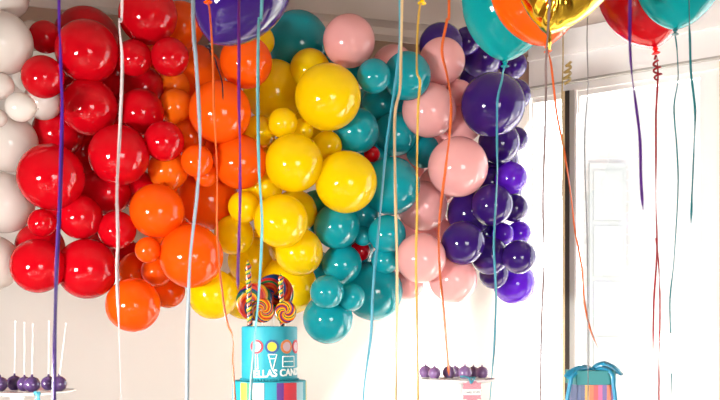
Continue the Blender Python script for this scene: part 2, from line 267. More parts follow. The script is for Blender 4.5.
# colour, centre column, centre row, radius (photo pixels), layer (1 nearest), what singles it out
G = [
('white',8,-2,20,2,'white balloon cut by the top left corner of the picture'),
('white',1,43,31,1,'large white balloon at the left edge, beside the two small upper red balloons'),
('white',31,33,12,4,'sliver of a white balloon behind the topmost small red balloon'),
('white',1,86,13,1,'small bright white balloon at the left edge beneath the large upper white one'),
('white',-2,118,9,1,'tiny white balloon at the left edge beside the knotted small white one'),
('white',8,143,29,2,'large white balloon below the knotted small one, left of the large mid-height red balloon'),
('white',43,101,17,4,'pinkish white balloon half hidden between the knotted white one and the reds'),
('white',29,76,15,4,'white balloon in the gap above the knotted small white one'),
('white',4,203,30,3,'big white balloon at the left edge, level with the smallest low red balloon'),
('white',-8,263,25,4,'lowest white balloon, cut by the left edge beside the low corner red balloon'),
('red',87,51.5,31,1,'large bright red balloon in front at the upper left behind the violet ribbon'),
('red',86.5,41,33.5,3,'dark red balloon forming a rim behind the large upper left red one'),
('red',45,37,16,2,'small red balloon nearest the top left whites'),
('red',43,77,21,1,'mid-sized red balloon at the outer left edge, under the small topmost one'),
('red',89,107,28,2,'large red balloon directly under the bright upper left one'),
('red',58,132,23,4,'red balloon set back in shade above the large left one at mid height'),
('red',119,155,30,1,'large red balloon behind the white ribbon at mid height'),
('red',51,177,33,1,'large red balloon at mid height crossed by the violet ribbon'),
('red',42,223,14,2,'smallest low red balloon on the left side, above the corner one'),
('red',80,217,22,2,'mid-sized red balloon right of the violet ribbon, above the large bottom one'),
('red',38,266,27,1,'bottom left corner red balloon of the garland'),
('red',87,269,30,1,'large bottom red balloon right of the violet ribbon'),
('red',40,247,22,4,'red balloon peeping out behind the bottom left corner one'),
('red',148,15,29,2,'large dark red balloon at the top, beside the white ribbon'),
('red',134,58,18,2,'small red balloon under the large dark top one, left of its twin'),
('red',170,57,19,1,'small red balloon touching the upper orange ones'),
('red',143,87,19,4,'red balloon in shade between the two small upper ones and the rest below'),
('red',141,112,23,2,'red balloon just right of the white ribbon beside the amber balloon'),
('red',164,141,20,1,'red balloon jutting furthest right into the orange ones at mid height'),
('red',116,72,24,4,'deep red balloon set back behind the upper part of the white ribbon'),
('red',106,192,22,4,'red balloon in shade under the large one behind the white ribbon'),
('red',117,230,19,3,'red balloon behind the low part of the white ribbon, left of the orange balloons'),
('red',126,257,16,4,'little red balloon wedged beside the small low orange one'),
('red',82,150,27,5,'deepest red balloon in the dark gap between the two large mid-height ones'),
('red',138,190,18,5,'red balloon in the dark gap left of the round orange balloon'),
('orange',181,25,23,3,'orange balloon at the top between dark red and the floating purple balloon'),
('orange',193,77,29,5,'large orange balloon set back under the knot of the floating purple one'),
('orange',220,112,31,1,'large orange balloon in front, crossed by the silver and magenta ribbons'),
('orange',246,62,26,2,'orange balloon right under the floating purple balloon'),
('amber',176,107,18,2,'amber balloon left of the largest upper orange one'),
('amber',173,86,15,4,'amber balloon partly behind the small red balloon at the upper middle'),
('orange',197,161,16,1,'small orange balloon in front at mid height behind the silver ribbon'),
('orange',206,175,12,3,'tiny orange balloon peeping out beneath the small mid-height one'),
('amber',168,170,20,3,'amber balloon under the red one that juts into the oranges'),
('orange',189,136,16,5,'orange balloon in the gap above the small mid-height one'),
('orange',240,162,27,3,'orange balloon meeting the large mid-height yellow one, behind the magenta ribbon'),
('orange',157,211,27,1,'round orange balloon in front next to the lower red ones'),
('orange',207,199,28,4,'large orange balloon set back between the round one and the yellows'),
('orange',191,256,32,1,'largest low orange balloon, crossed by the silver ribbon'),
('orange',148,250,13,1,'small orange balloon just under the round one beside the reds'),
('orange',137,271,19,3,'orange balloon above the lowest one, left side'),
('orange',157,271,16,2,'orange balloon between the small one and the largest low one'),
('orange',133,305,27,2,'lowest orange balloon of the garland, crossed by the white ribbon'),
('orange',168,291,17,3,'orange balloon at the lower rim, right of the lowest one'),
('yellow',258,41,15,4,'yellow balloon peeping between floating purple and dark teal'),
('yellow',328,97,33,1,'largest upper yellow balloon, in front of the teal balloons'),
('yellow',310,69,20,3,'yellow balloon poking out above the largest upper one'),
('yellow',274,91,28,4,'golden yellow balloon set back left of the largest upper one'),
('yellow',283,123,15,2,'small golden balloon left of the largest upper yellow one, in front'),
('yellow',259,132,15,4,'small golden balloon behind the aqua ribbon beside the orange'),
('yellow',302,130,12,4,'small yellow balloon deep under the left rim of the largest upper one'),
('yellow',294,163,29,1,'large yellow balloon in the middle of the yellow section'),
('yellow',327,146,15,2,'small yellow balloon between the largest upper one and the right-hand one'),
('yellow',346,182,31,1,'large yellow balloon furthest right, overlapping the teals'),
('yellow',281,221,27,1,'large low yellow balloon just right of the aqua ribbon'),
('yellow',295,212,22,3,'yellow balloon rimming the right side of the large low one'),
('yellow',244,207,16,2,'small yellow balloon touching orange, behind the magenta ribbon'),
('yellow',234,235,20,3,'yellow balloon left of the candy stick top, beside the low orange'),
('yellow',299,252,24,2,'yellow balloon at the lower right, touching the dark low teals'),
('yellow',213,294,25,3,'lowest yellow balloon on the left, below the largest low orange'),
('yellow',288,286,29,3,'yellow balloon directly behind the two small swirl lollipops'),
('yellow',252,261,22,4,'yellow balloon behind the tip of the tall candy stick'),
('yellow',246,293,24,5,'yellow balloon behind the left big swirl lollipop'),
('yellow',262,186,19,5,'yellow balloon in the gap behind the aqua ribbon at mid height'),
('teal',298,42,28,4,'dark teal balloon at the very top of the teal section'),
('teal',343,70,19,4,'teal balloon hidden behind the largest upper yellow one'),
('teal',374,76,17,1,'small teal balloon in front near the top, left of the teal ribbon'),
('teal',380,104,17,4,'teal balloon shaded below the small front one'),
('teal',356,131,23,2,'teal balloon right of the largest upper yellow one'),
('teal',407,76,24,1,'teal balloon near the top, crossed by the yellow ribbon'),
('teal',395,134,22,2,'teal balloon at mid height behind the cream ribbon'),
('teal',423,151,17,2,'small teal balloon jutting right into the pink ones'),
('teal',391,186,29,1,'largest teal balloon, in front beside the furthest right yellow one'),
('teal',387,234,19,2,'teal balloon just under the largest one, touching pink'),
('teal',385,260,14,2,'small teal balloon wedged beside the low pink one'),
('teal',337,226,23,2,'teal balloon under the furthest right yellow one'),
('teal',363,236,10,4,'tiny teal balloon in the gap next to the red scrap'),
('teal',342,264,20,3,'teal balloon above the two small lowest ones'),
('teal',327,292,17,1,'small bright teal balloon in front near the bottom of the teals'),
('teal',351,297,14,2,'smaller teal balloon right of its bright front neighbour'),
('teal',328,319,25,3,'lowest teal balloon of the garland'),
('teal',373,291,27,4,'large low teal balloon behind the teal ribbon'),
('teal',318,212,20,5,'teal balloon in shade between the yellow balloons'),
('teal',368,108,18,5,'teal balloon deep behind, at the right rim of the largest upper yellow'),
('teal',372,163,18,5,'teal balloon deep in the gap above the largest teal one'),
('teal',361,215,16,5,'teal balloon deep in the gap beneath the largest one'),
('teal',316,268,16,5,'teal balloon in shade right of the low yellows'),
('teal',310,305,8,4,'tiny teal balloon peeping out left of the lowest one'),
('red',372,154,8,4,'red scrap of a balloon showing between the mid-height teals'),
('red',360,251,10,4,'red scrap of a balloon showing between the lower teals'),
('pink',349,41,26,3,'pink balloon at the top next to the dark teal one'),
('pink',393,66,19,4,'pink balloon peeping out above the teal behind the ribbons'),
('pink',442,61,23,1,'pink balloon in front of the topmost dark purple one'),
('pink',429,110,27,1,'large pink balloon between the yellow and orange ribbons'),
('pink',440,85,12,4,'small pink balloon wedged under the upper front one'),
('pink',459,94,14,3,'small pink balloon left of the large front purple one'),
('pink',464,122,18,4,'pale pink balloon behind the left rim of the large purple one'),
('pink',458,167,30,1,'largest pink balloon, at mid height right of the orange ribbon'),
('pink',443,139,12,4,'small pink balloon in the gap above the largest one'),
('pink',422,206,25,2,'pink balloon right of the largest teal one'),
('pink',421,258,25,1,'pale pink balloon low in front, beside the low teals'),
('pink',453,279,24,3,'sunlit pale pink balloon at the bottom beside the purples'),
('pink',408,284,14,4,'bottom left pink balloon, almost lost in the bright light'),
('pink',438,186,18,5,'pink balloon deep behind the largest one'),
('pink',402,236,15,5,'reddish pink balloon deep beside the teals at low height'),
('indigo',441,45,22,2,'topmost dark purple balloon, behind the upper pink one'),
('indigo',467,41,14,3,'small dark purple balloon between topmost one and floating teal balloon'),
('indigo',482,57,21,3,'dark purple balloon half behind the floating teal balloon'),
('indigo',513,65,14,3,'small purple balloon right of the floating teal balloon knot'),
('indigo',471,78,11,5,'small dark balloon just above the pink ones beside the large purple'),
('indigo',493,105,32,1,'largest purple balloon, in front below the floating teal balloon'),
('indigo',515,95,16,3,'purple balloon rimming the right side of the largest one'),
('indigo',499,143,21,2,'purple balloon directly below the largest one'),
('indigo',516,139,12,4,'small purple balloon at the right edge beneath the rim one'),
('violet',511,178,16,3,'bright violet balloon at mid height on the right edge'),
('indigo',490,182,15,3,'dark purple balloon right of the largest pink one'),
('indigo',514,208,14,3,'purple balloon on the right edge below the bright violet one'),
('indigo',492,205,21,2,'purple balloon crossed by the pale blue ribbon at mid height'),
('indigo',470,213,23,2,'broad purple balloon under the largest pink one'),
('indigo',463,243,22,1,'dark purple balloon in front, above the bottom pink'),
('indigo',490,256,19,2,'purple balloon behind the low part of the pale blue ribbon'),
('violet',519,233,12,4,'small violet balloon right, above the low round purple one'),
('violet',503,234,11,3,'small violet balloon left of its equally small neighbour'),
('indigo',519,257,17,1,'round purple balloon low on the right edge'),
('indigo',494,274,15,3,'dark purple balloon beneath the ribbon, left of the lowest violet'),
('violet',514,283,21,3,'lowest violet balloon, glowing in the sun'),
('indigo',479,76,18,5,'purple balloon deep behind the upper left rim of the largest one'),
('indigo',500,162,17,5,'purple balloon deep in the middle of the purples'),
('red',66,86,21,5,'red balloon deep in shade left of the upper large red ones'),
('red',112,112,20,5,'red balloon deep behind the white ribbon at upper height'),
('red',62,203,20,5,'red balloon deep below the large left one at mid height'),
('red',104,243,20,5,'red balloon deep above the two large bottom ones'),
('orange',213,142,20,5,'orange balloon deep below the largest upper orange one'),
('orange',183,182,18,5,'orange balloon deep between the round one and the small mid-height one'),
('orange',172,238,20,5,'orange balloon deep behind the largest low one'),
('orange',150,58,16,5,'orange balloon deep behind the small upper reds'),
('yellow',222,212,18,5,'golden balloon deep where orange meets low yellow'),
('yellow',288,113,22,5,'yellow balloon deep left of the largest upper one'),
('yellow',262,152,17,5,'yellow balloon deep behind the aqua ribbon above mid height'),
('yellow',313,135,18,5,'yellow balloon deep beneath the largest upper one'),
('yellow',268,247,20,5,'yellow balloon deep below the large low one'),
('teal',352,161,18,5,'teal balloon deep above the furthest right yellow one'),
('teal',354,250,18,5,'teal balloon deep above the smaller low teals'),
('teal',398,109,18,5,'teal balloon deep between the two upper ribbon-crossed ones'),
('teal',340,296,18,5,'teal balloon deep behind the two small lowest ones'),
('pink',446,96,18,5,'pink balloon deep between the upper pink ones'),
('pink',432,234,20,5,'pink balloon deep behind the orange ribbon at low height'),
('pink',410,163,16,5,'pink balloon deep beside the small teal one'),
('indigo',484,234,19,5,'purple balloon deep between the low dark ones'),
('indigo',503,190,17,5,'purple balloon deep left of the bright violet one'),
]
GN = {'white':'white balloons of the garland','red':'red balloons of the garland','orange':'orange balloons of the garland','amber':'orange balloons of the garland','yellow':'yellow balloons of the garland','teal':'teal balloons of the garland','pink':'pink balloons of the garland','indigo':'purple balloons of the garland','violet':'purple balloons of the garland'}
placed = []
for col, cx, cy, r, lay, lab in sorted(G, key=lambda g: g[4]):
    xw = (cx-CX)/F*4.2; Y = wall_y(xw)-.92+(lay-1)*.03 + (.0 if r > 24 else -.02)
    Rw = r/F*4.2
    for qx, qy, qr, qY in placed:
        dd = math.hypot(cx-qx, cy-qy)/F*4.2; s = .955*(r+qr)/F*4.2
        if dd < s:
            Y = max(Y, qY + math.sqrt(s*s-dd*dd))
    lim = wall_y(xw)-Rw*.97-.015
    Y = min(Y, lim)
    placed.append((cx, cy, r, Y)); R = r/F*Y*(1.1 if lay >= 4 and r > 13 else 1)
    p = at(cx, cy, Y)
    if (cx, cy) == (43, 101): pass
    o = bpy.data.objects.new('balloon', balloon_mesh(col)); COL.objects.link(o)
    o.location = p; o.scale = (R, R, R*.98)
    d = (p-Vector((0,0,H))).normalized() + Vector((random.uniform(-.35,.35), 0, random.uniform(-.35,.35)))   # the neck is tied to the strip behind
    o.rotation_euler = (-d).normalized().to_track_quat('Z', 'Y').to_euler()
    tag(o, lab, 'balloon', GN[col])
# the small white balloon whose knot shows
def knot_mesh(bm, s, n=14):
    lathe(bm, [(0, .02*s), (.05*s, .01*s), (.085*s, -.02*s), (.10*s, -.05*s), (.08*s, -.09*s), (.05*s, -.105*s), (.055*s, -.13*s), (.10*s, -.17*s), (.15*s, -.20*s), (.14*s, -.215*s), (0, -.18*s)], n)
def big_balloon(label, col, c, knotpx, r, Y, group, k=1.34, pw=1.30, cat='balloon', name='helium_balloon', kcol=None):
    p = at(*c, Y); kp = at(*knotpx, Y); R = r/F*Y; ax = (p-kp).normalized()
    root = thing(name, label, cat, p, 0, group); q = ax.to_track_quat('Z', 'Y')
    kk = max(1.05, (kp-p).length/R-.12)
    bm = bmesh.new(); lathe(bm, [(a*R, b*R) for a, b in balloon_profile(kk, pw, False)], 64)
    o = mk('latex_body', bm, BM[col], root); o.rotation_euler = q.to_euler()
    bm = bmesh.new(); knot_mesh(bm, R*.62); o = mk('knot', bm, kcol or BM[col], root); o.rotation_euler = q.to_euler(); o.location = q @ Vector((0, 0, -kk*R))
    return root, p
big_balloon('small white balloon with its knot pointing right, beside the outer red balloon', 'white', (20, 107), (38, 109), 14.5, 3.30, GN['white'], pw=1.1, name='knotted_balloon')

# ------------------------------------------------------------------ helium balloons near the ceiling
def ribbon_bm(pts, Y, wpx, tw=1.0, seed=0, dY=0.0):
    rnd = random.Random(seed); P = [at(x, y, Y+dY*i/len(pts)) for i, (x, y) in enumerate(pts)]
    P = catmull(P, 10); ph = rnd.uniform(0, 6); f = rnd.uniform(1.5, 2.6)*tw
    bm = bmesh.new(); wf = wpx if callable(wpx) else (lambda t: wpx)
    strip(bm, P, lambda t: wf(t)*min(1, .15+(1-t)/.05)/F*Y, lambda t: .9*math.sin(ph+f*t*6.28)*.8 + .25*math.sin(t*31+ph))
    return bm
def child_ribbon(root, p, pts, Y, wpx, mat, seed=0, label=None, tw=1.0):
    o = mk('ribbon', ribbon_bm(pts, Y, wpx, tw, seed), mat, root, label=label); o.location = -p; return o
HG = 'floating helium balloons'
r_, p_ = big_balloon('floating purple balloon leaning over the orange section, at the top', 'indigo', (243, -17), (209, 48), 49, 2.6, HG, kcol=RB['black'])
child_ribbon(r_, p_, [(209,49),(211,54),(215,59),(217,66),(222,82),(223,100)], 2.6, 1.3, RB['black'], 1, 'dark thin string')
r_, p_ = big_balloon('floating teal balloon at the top, in front of the dark purple balloons', 'turq', (508, -3), (505, 66), 46, 2.95, HG)
child_ribbon(r_, p_, [(505,66),(503,72),(502,80),(498,97),(497,112),(497,140),(497,180),(494,240),(495,270),(496,300),(494,350),(490,400),(488,440)], 2.95, 2.3, RB['blue'], 2, 'pale blue ribbon')
r_, p_ = big_balloon('floating orange balloon partly behind the gold foil heart', 'tangerine', (537, -16), (548, 51), 47, 2.65, HG)
child_ribbon(r_, p_, [(548,51),(551,64),(554,90),(557,115),(564,150),(571,195),(575,230),(581,262),(583,285),(584,300),(590,328),(598,348)], 2.65, 2.2, RB['orange'], 3)
r_, p_ = big_balloon('floating bright red balloon with a curled red ribbon, before the window', 'red', (645, -15), (656, 53), 47, 2.9, HG)
r_.children[0].data.materials[0] = BM['scarlet']
cur = [at(656, 55, 2.9)] 
for i in range(60):
    t = i/59; cur.append(at(656+2.5*t+3.6*math.sin(t*19)*min(1, t*3), 58+21*t, 2.9) + Vector((0, .012*math.cos(t*19), 0)))
bm = bmesh.new(); strip(bm, cur, .008, lambda t: .5*math.sin(t*20)); o = mk('curled_ribbon', bm, RB['red'], r_); o.location = -p_
child_ribbon(r_, p_, [(657,56),(658,75),(657,95),(656,115),(656,150),(656,200),(657,250),(654,300),(653,350)], 2.91, 1.9, RB['red'], 4)
child_ribbon(r_, p_, [(656,238),(659,270),(660,310),(659,360),(659,430)], 2.92, 1.6, RB['red'], 5)
r_, p_ = big_balloon('floating teal balloon at the top right, overlapping the red one', 'turq', (679, -24), (675, 34), 42, 2.55, HG, kcol=RB['teal'])
child_ribbon(r_, p_, [(675,34),(677,50),(678,80),(674,108),(677,150),(678,190),(674,260),(670,300),(671,340),(672,400)], 2.56, 1.5, RB['teal'], 6)
# gold foil heart
p = at(560.5, -15, 2.32); hb = thing('foil_balloon', 'shiny gold foil heart balloon at the top, hanging before the orange one', 'balloon', p, 0, HG)
HP = [Vector((x, 0, z)) for x, z in ((0,-1),(.22,-.87),(.50,-.66),(.80,-.30),(1.0,.12),(.98,.52),(.74,.82),(.40,.86),(.13,.68),(0,.52))]
HP = catmull(HP, 12); HP = HP + [Vector((-p_.x, 0, p_.z)) for p_ in HP[-2:0:-1]]
def heart(f):
    q = (f/(2*PI)*len(HP)) % len(HP); a_ = HP[int(q) % len(HP)].lerp(HP[(int(q)+1) % len(HP)], q-int(q)); return a_.x, a_.z
bm = bmesh.new(); NR, NF = 22, 120; S = .132
for side in (-1, 1):
    grid = []
    for i in range(NR+1):
        rho = i/NR; row = []
        for j in range(NF):
            f = 2*PI*j/NF; hx, hz = heart(f)
            th = .085*math.sqrt(max(0, 1-rho**2.4)); wr = .010*math.sin(j*PI*2*15/NF+1.3*math.sin(3*f))*rho**3*(1-rho**8) + .004*noise.noise(Vector((hx*rho*6, hz*rho*6, side*3)))*(1-rho**6)
            row.append(bm.verts.new((hx*rho*S, side*(th+wr)+(.0006*side if i == NR else 0), hz*rho*S)) if i or j == 0 else row[0])
        grid.append(row)
    for i in range(NR):
        for j in range(NF):
            k = (j+1) % NF; vs = [grid[i][j], grid[i+1][j], grid[i+1][k], grid[i][k]]
            if i == 0: vs = [grid[0][0], grid[1][j], grid[1][k]]
            bm.faces.new(vs)
bmesh.ops.remove_doubles(bm, verts=bm.verts[:], dist=.0013)
o = mk('foil_body', bm, M['gold'], hb); o.rotation_euler = (0, math.radians(15), math.radians(-8))
kp = at(549, 33, 2.32)-p; bm = bmesh.new()
strip(bm, catmull([kp+Vector((0, 0, .012)), kp, kp+Vector((.001, 0, -.02)), kp+Vector((0, .004, -.042))], 6), lambda t: .016-.006*t, lambda t: .6*t, .002); mk('foil_tail', bm, M['gold'], hb)
o = mk('ribbon', ribbon_bm([(549,36),(546,60),(546,90),(545,130),(543,200),(544,260),(542,310),(541,350),(540,440)], 2.32, 2.4, 1.3, 8), RB['rose'], hb, label='pale rose ribbon'); o.location = -p
o = mk('ribbon', ribbon_bm([(550,-5),(549,12),(548,30),(546,62)], 2.22, 2.6, .6, 9), RB['rose'], hb); o.location = -p

# ------------------------------------------------------------------ ribbons whose balloons float above the picture
def ribbon(label, col, Y, wpx, pts, seed, tw=1.0):
    x0 = pts[0][0]; top = 340-(CE-H-.02)/Y*F
    if pts[0][1] <= 0: pts = [(x0+random.uniform(-6, 6), top), (x0+random.uniform(-3, 3), top*.5)] + pts
    o = mk('curling_ribbon', ribbon_bm(pts, Y, wpx, tw, seed), RB[col]); tag(o, label, 'ribbon', 'ribbons hanging before the garland'); return o
ribbon('violet ribbon hanging in front of the left red balloons', 'violet', 1.75, 4.0, [(59,0),(60,40),(61,75),(62,115),(60,200),(57,260),(55,330),(54,400),(53,470)], 11, .5)
ribbon('white ribbon hanging in front of the right-hand red balloons', 'white', 1.95, lambda t: 3.2-2.3*max(0, min(1, (t-.80)/.03)), [(122,0),(119,20),(122,55),(122,80),(120,130),(117,190),(118,240),(117,270),(119,330),(121,400),(120,450)], 12, .6)
ribbon('silver ribbon hanging in front of the orange balloons', 'silver', 1.85, 4.0, [(193,0),(196,60),(199,110),(200,150),(197,195),(190,260),(188,320),(187,400),(186,460)], 13, .4)
ribbon('magenta ribbon hanging between the orange and yellow balloons', 'magenta', 2.0, 3.2, [(239,0),(239,50),(239,100),(240,150),(240,200),(239,240),(238,270),(238,290)], 14, .5)
ribbon('aqua ribbon hanging in front of the yellows and the cake', 'aqua', 2.05, 3.2, [(262,0),(259,20),(258,60),(258,110),(259,170),(262,225),(259,290),(254,345),(250.5,400),(249,470)], 15, .8)
ribbon('thin teal ribbon crossing the teal balloons diagonally', 'blue', 2.2, 3.0, [(400,0),(399,50),(393,100),(386,150),(379,225),(373,290),(371,335),(364,390),(362,450)], 16, .8)
ribbon('cream ribbon hanging in front of the teal balloons', 'cream', 2.1, 3.0, [(402,0),(401,50),(400,88),(395,115),(395,170),(396,220),(397,265),(397,310),(396,380),(396,450)], 17, .7)
ribbon('orange ribbon twisting down in front of the pink balloons', 'orange', 2.15, 2.8, [(449,0),(447,20),(442,50),(447,75),(451,100),(450,130),(446,165),(440,215),(439,250),(441,285),(445,325),(448,362),(449,376)], 18, 1.3)
RB['plum'] = pbr('ribbon_plum', (.20, .05, .36), .3, trans=.75)
ribbon('violet ribbon hanging before the middle of the window', 'plum', 1.6, 3.2, [(630,0),(630,45),(632,75),(636,105),(640,140),(641,180),(643,210)], 19, .5)
ribbon('teal ribbon at the right, hanging before the window frame', 'teal', 2.3, 2.3, [(689,0),(690,40),(691,72),(695,110),(694,150),(692,195),(691,225)], 20, .8)
ribbon('thin grey ribbon hanging before the window, right of the post', 'grey', 2.4, 1.2, [(588,0),(587,40),(588,85),(585,130),(585,170),(587,230),(588,330),(588,450)], 21)
ribbon('thin gold ribbon beside the window post', 'gold', 2.4, 1.2, [(563,0),(563,60),(562,100),(563,160),(561,230),(562,300),(561,360)], 22)
bm = bmesh.new(); strip(bm, [at(569-.06*i, 62+.42*i, 2.4)+Vector((.011*math.cos(i*.42), .011*math.sin(i*.42), .004*math.cos(i*.42)))*(.5+.012*i) for i in range(50)], .007)
tag(mk('ribbon_curl', bm, RB['gold']), 'small gold ribbon curl above the window post', 'ribbon')
# two balloons just above the picture whose ends and ribbons show
r_, p_ = big_balloon('orange balloon tip with a long orange ribbon, before the floating purple balloon', 'orange', (204, -68), (208, 2), 50, 2.2, HG)
child_ribbon(r_, p_, [(208,2),(210,14),(213,60),(214,110),(217,170),(217,220),(219,262),(222,290),(227,322),(233,338),(233,365),(235,400),(236,440)], 2.2, 2.2, RB['orange'], 31, tw=1.4)
r_, p_ = big_balloon('yellow balloon tip with a long yellow ribbon, above the pink balloons', 'yellow', (426, -66), (422, 3), 50, 2.3, HG)
child_ribbon(r_, p_, [(421,3),(419,12),(417,45),(417,72),(420,82),(418,110),(417,160),(417,215),(416,260),(417,320),(418,380),(418,440)], 2.3, 2.5, RB['yellow'], 32, tw=.7)

# ------------------------------------------------------------------ table
TZ = .74
tb = thing('party_table', 'long table under the cake, covered by a white tablecloth', 'table', (.05, 2.55, 0))
bm = bmesh.new(); box(bm, -1.35, 1.15, -.32, .34, TZ-.03, TZ-.004); bevel(bm, .004, 1); mk('tabletop', bm, M['floor'], tb, smooth=False)
for sx in (-1.28, 1.08):
    for sy in (-.26, .28):
        bm = bmesh.new(); lathe(bm, [(0, 0), (.018, 0), (.022, .02), (.02, TZ-.031), (0, TZ-.031)], 16, Matrix.Translation((sx, sy, 0))); mk('leg', bm, M['dark'], tb)
bm = bmesh.new(); per = []
L0 = [(-1.37, -.34), (1.17, -.34), (1.17, .36), (-1.37, .36)]
for a in range(4):
    x0, y0 = L0[a]; x1, y1 = L0[(a+1) % 4]; n = 60 if a % 2 == 0 else 18
    for i in range(n): per.append((x0+(x1-x0)*i/n, y0+(y1-y0)*i/n, (0, -1, 0, 1)[a]*1.0, (1, 0, -1, 0)[a]*1.0, a))
rows = []
for z in (TZ+.003, TZ-.02, TZ-.15, TZ-.35, TZ-.55, .03):
    f = (TZ-z); row = []
    for i, (x, y, _, _, a) in enumerate(per):
        nx, ny = ((0, -1), (1, 0), (0, 1), (-1, 0))[a]; amp = .035*f/TZ; s = math.sin(i*.55)*amp+amp+.004*(f > .01)
        row.append(bm.verts.new((x+nx*s, y+ny*s, z)))
    rows.append(row)
bm.faces.new(rows[0])
for r0, r1 in zip(rows, rows[1:]):
    for i in range(len(per)): bm.faces.new((r0[i], r0[(i+1) % len(per)], r1[(i+1) % len(per)], r1[i]))
o = mk('tablecloth', bm, M['cloth']); o.location = tb.location; o.modifiers.new('s', 'SOLIDIFY').thickness = .002
tag(o, 'white tablecloth draped over the long party table', 'tablecloth')

# ------------------------------------------------------------------ cake
cc = at(269.5, 400, 2.5); PXM = 2.5/F
st = thing('cake_stand', 'white cake stand under the two-tier turquoise cake', 'cake stand', (cc.x, cc.y, TZ+.004), 0, 'white cake stands')
z1 = at(0, 418, 2.5).z; hz = z1-TZ-.004
bm = bmesh.new(); lathe(bm, [(0, 0), (.075, 0), (.075, .006), (.04, .014), (.02, .03), (.02, hz-.02), (.03, hz-.010), (0, hz-.009)], 40); mk('pedestal', bm, M['white'], st)
bm = bmesh.new(); lathe(bm, [(0, hz-.009), (.12, hz-.008), (.128, hz-.002), (.127, hz), (0, hz)], 56); mk('plate', bm, M['white'], st)
cake = thing('tiered_cake', 'two-tier turquoise party cake with striped lower tier and lollipops on top', 'cake', (cc.x, cc.y, z1))
z2 = at(0, 380, 2.5).z-z1; z3 = at(0, 326.5, 2.5).z-z1; R1 = 36.5*PXM; R2 = 27.7*PXM
def tier(name, r, a, b, mat):
    e = .004; p = [(0, a), (r-.001, a), (r, a+.002)] + [(r, a+(b-a-e)*i/6) for i in range(1, 7)] + [(r-e+e*math.cos(t), b-e+e*math.sin(t)) for t in (.4, .8, 1.2, 1.57)] + [(0, b)]
    bm = bmesh.new(); lathe(bm, p, 96); return mk(name, bm, mat, cake)
tier('lower_tier', R1, .0, z2, M['teal_icing']); tier('upper_tier', R2, z2, z3, M['teal_icing'])
icing = lambda n, c: pbr('icing_'+n, tuple(v*.72 for v in c), .55)
IC = {'yellow': icing('yellow', (.86, .70, .04)), 'green': icing('green', (.02, .33, .12)), 'pink': icing('pink', (.82, .58, .62)), 'purple': icing('purple', (.12, .02, .26)),
      'red': icing('red', (.75, .03, .05)), 'blue': icing('pale_blue', (.40, .68, .74)), 'orange': icing('orange', (.85, .25, .05)), 'navy': icing('navy', (.03, .12, .35)), 'white': M['text']}
def arc_panel(name, r, a0, a1, za, zb, mat, th=.0012):
    bm = bmesh.new(); n = max(2, int((a1-a0)/.04)); rows = []
    for i in range(n+1):
        a = a0+(a1-a0)*i/n; rows.append([bm.verts.new((rr*math.sin(a), -rr*math.cos(a), z)) for rr, z in ((r-.001, za), (r+th, za), (r+th, zb), (r-.001, zb))])
    for p, q in zip(rows, rows[1:]):
        for i in range(4): bm.faces.new((p[i], p[(i+1) % 4], q[(i+1) % 4], q[i]))
    bm.faces.new(rows[0]); bm.faces.new(rows[-1]); return mk(name, bm, mat, cake, smooth=False)
def ang(px, r, c=269.5): return math.asin(max(-1, min(1, (px-c)*PXM/r)))
seq = [(244.5, 251, 'yellow'), (251, 257, 'green'), (257, 268, 'pink'), (280, 286.5, 'purple'), (286.5, 298, 'red'), (298, 303.5, 'blue')]
for a, b, c in seq: arc_panel('icing_stripe', R1, ang(a, R1), ang(b, R1), .003, z2-.004, IC[c])
a = ang(303.5, R1)+.3; k = 0
while a < 2*PI+ang(244.5, R1)-.5:
    arc_panel('icing_stripe', R1, a, a+.2, .003, z2-.004, IC[['yellow', 'green', 'pink', 'purple', 'red', 'blue', 'orange'][k % 7]]); a += .2 if k % 3 else .4; k += 1
bm = bmesh.new()
for i in range(60):
    t = 2*PI*i/60; bmesh.ops.create_icosphere(bm, subdivisions=2, radius=.0034, matrix=Matrix.Translation(((R2+.002)*math.cos(t), (R2+.002)*math.sin(t), z2+.0025)))
mk('beaded_border', bm, M['teal_icing'], cake)
def on_cyl(x, z, d, r): a = x/r; return Vector(((r+d)*math.sin(a), -(r+d)*math.cos(a), z))
def disc_on(name, px, py, rad_in, rad_out, mat, d=.0012):
    a0 = ang(px, R2, 268.8)*R2; zc = at(0, py, 2.5).z-z1+.0; bm = bmesh.new(); n = 32; ro = rad_out*PXM; ri = rad_in*PXM; V4 = []
    for i in range(n):
        t = 2*PI*i/n; c_, s_ = math.cos(t), math.sin(t)
        V4.append([bm.verts.new(on_cyl(a0+q*c_, zc+q*s_, dd, R2)) for q, dd in ((ri, -.0008), (ri, d), (ro, d), (ro, -.0008))])
    for i in range(n):
        p, q = V4[i], V4[(i+1) % n]
        for k in range(3): bm.faces.new((p[k], p[k+1], q[k+1], q[k]))
    if ri < .0003: bm.faces.new([v[1] for v in V4])
    return mk(name, bm, mat, cake, smooth=False)
for px, a, b, c in ((259, 'red', 'white', 'navy'), (274, 'navy', 'yellow', 'yellow'), (287.6, 'orange', 'pink', 'pink'), (295.3, 'red', 'pink', 'white')):
    disc_on('icing_ring', px, 346.5, 4.6, 6.8, IC[a], .0016); disc_on('icing_disc', px, 346.5, .05 if c != 'navy' else 3.0, 4.7, IC[b], .0012)
    if c == 'navy': disc_on('icing_disc', px, 346.5, .05, 3.1, IC['blue'], .001)
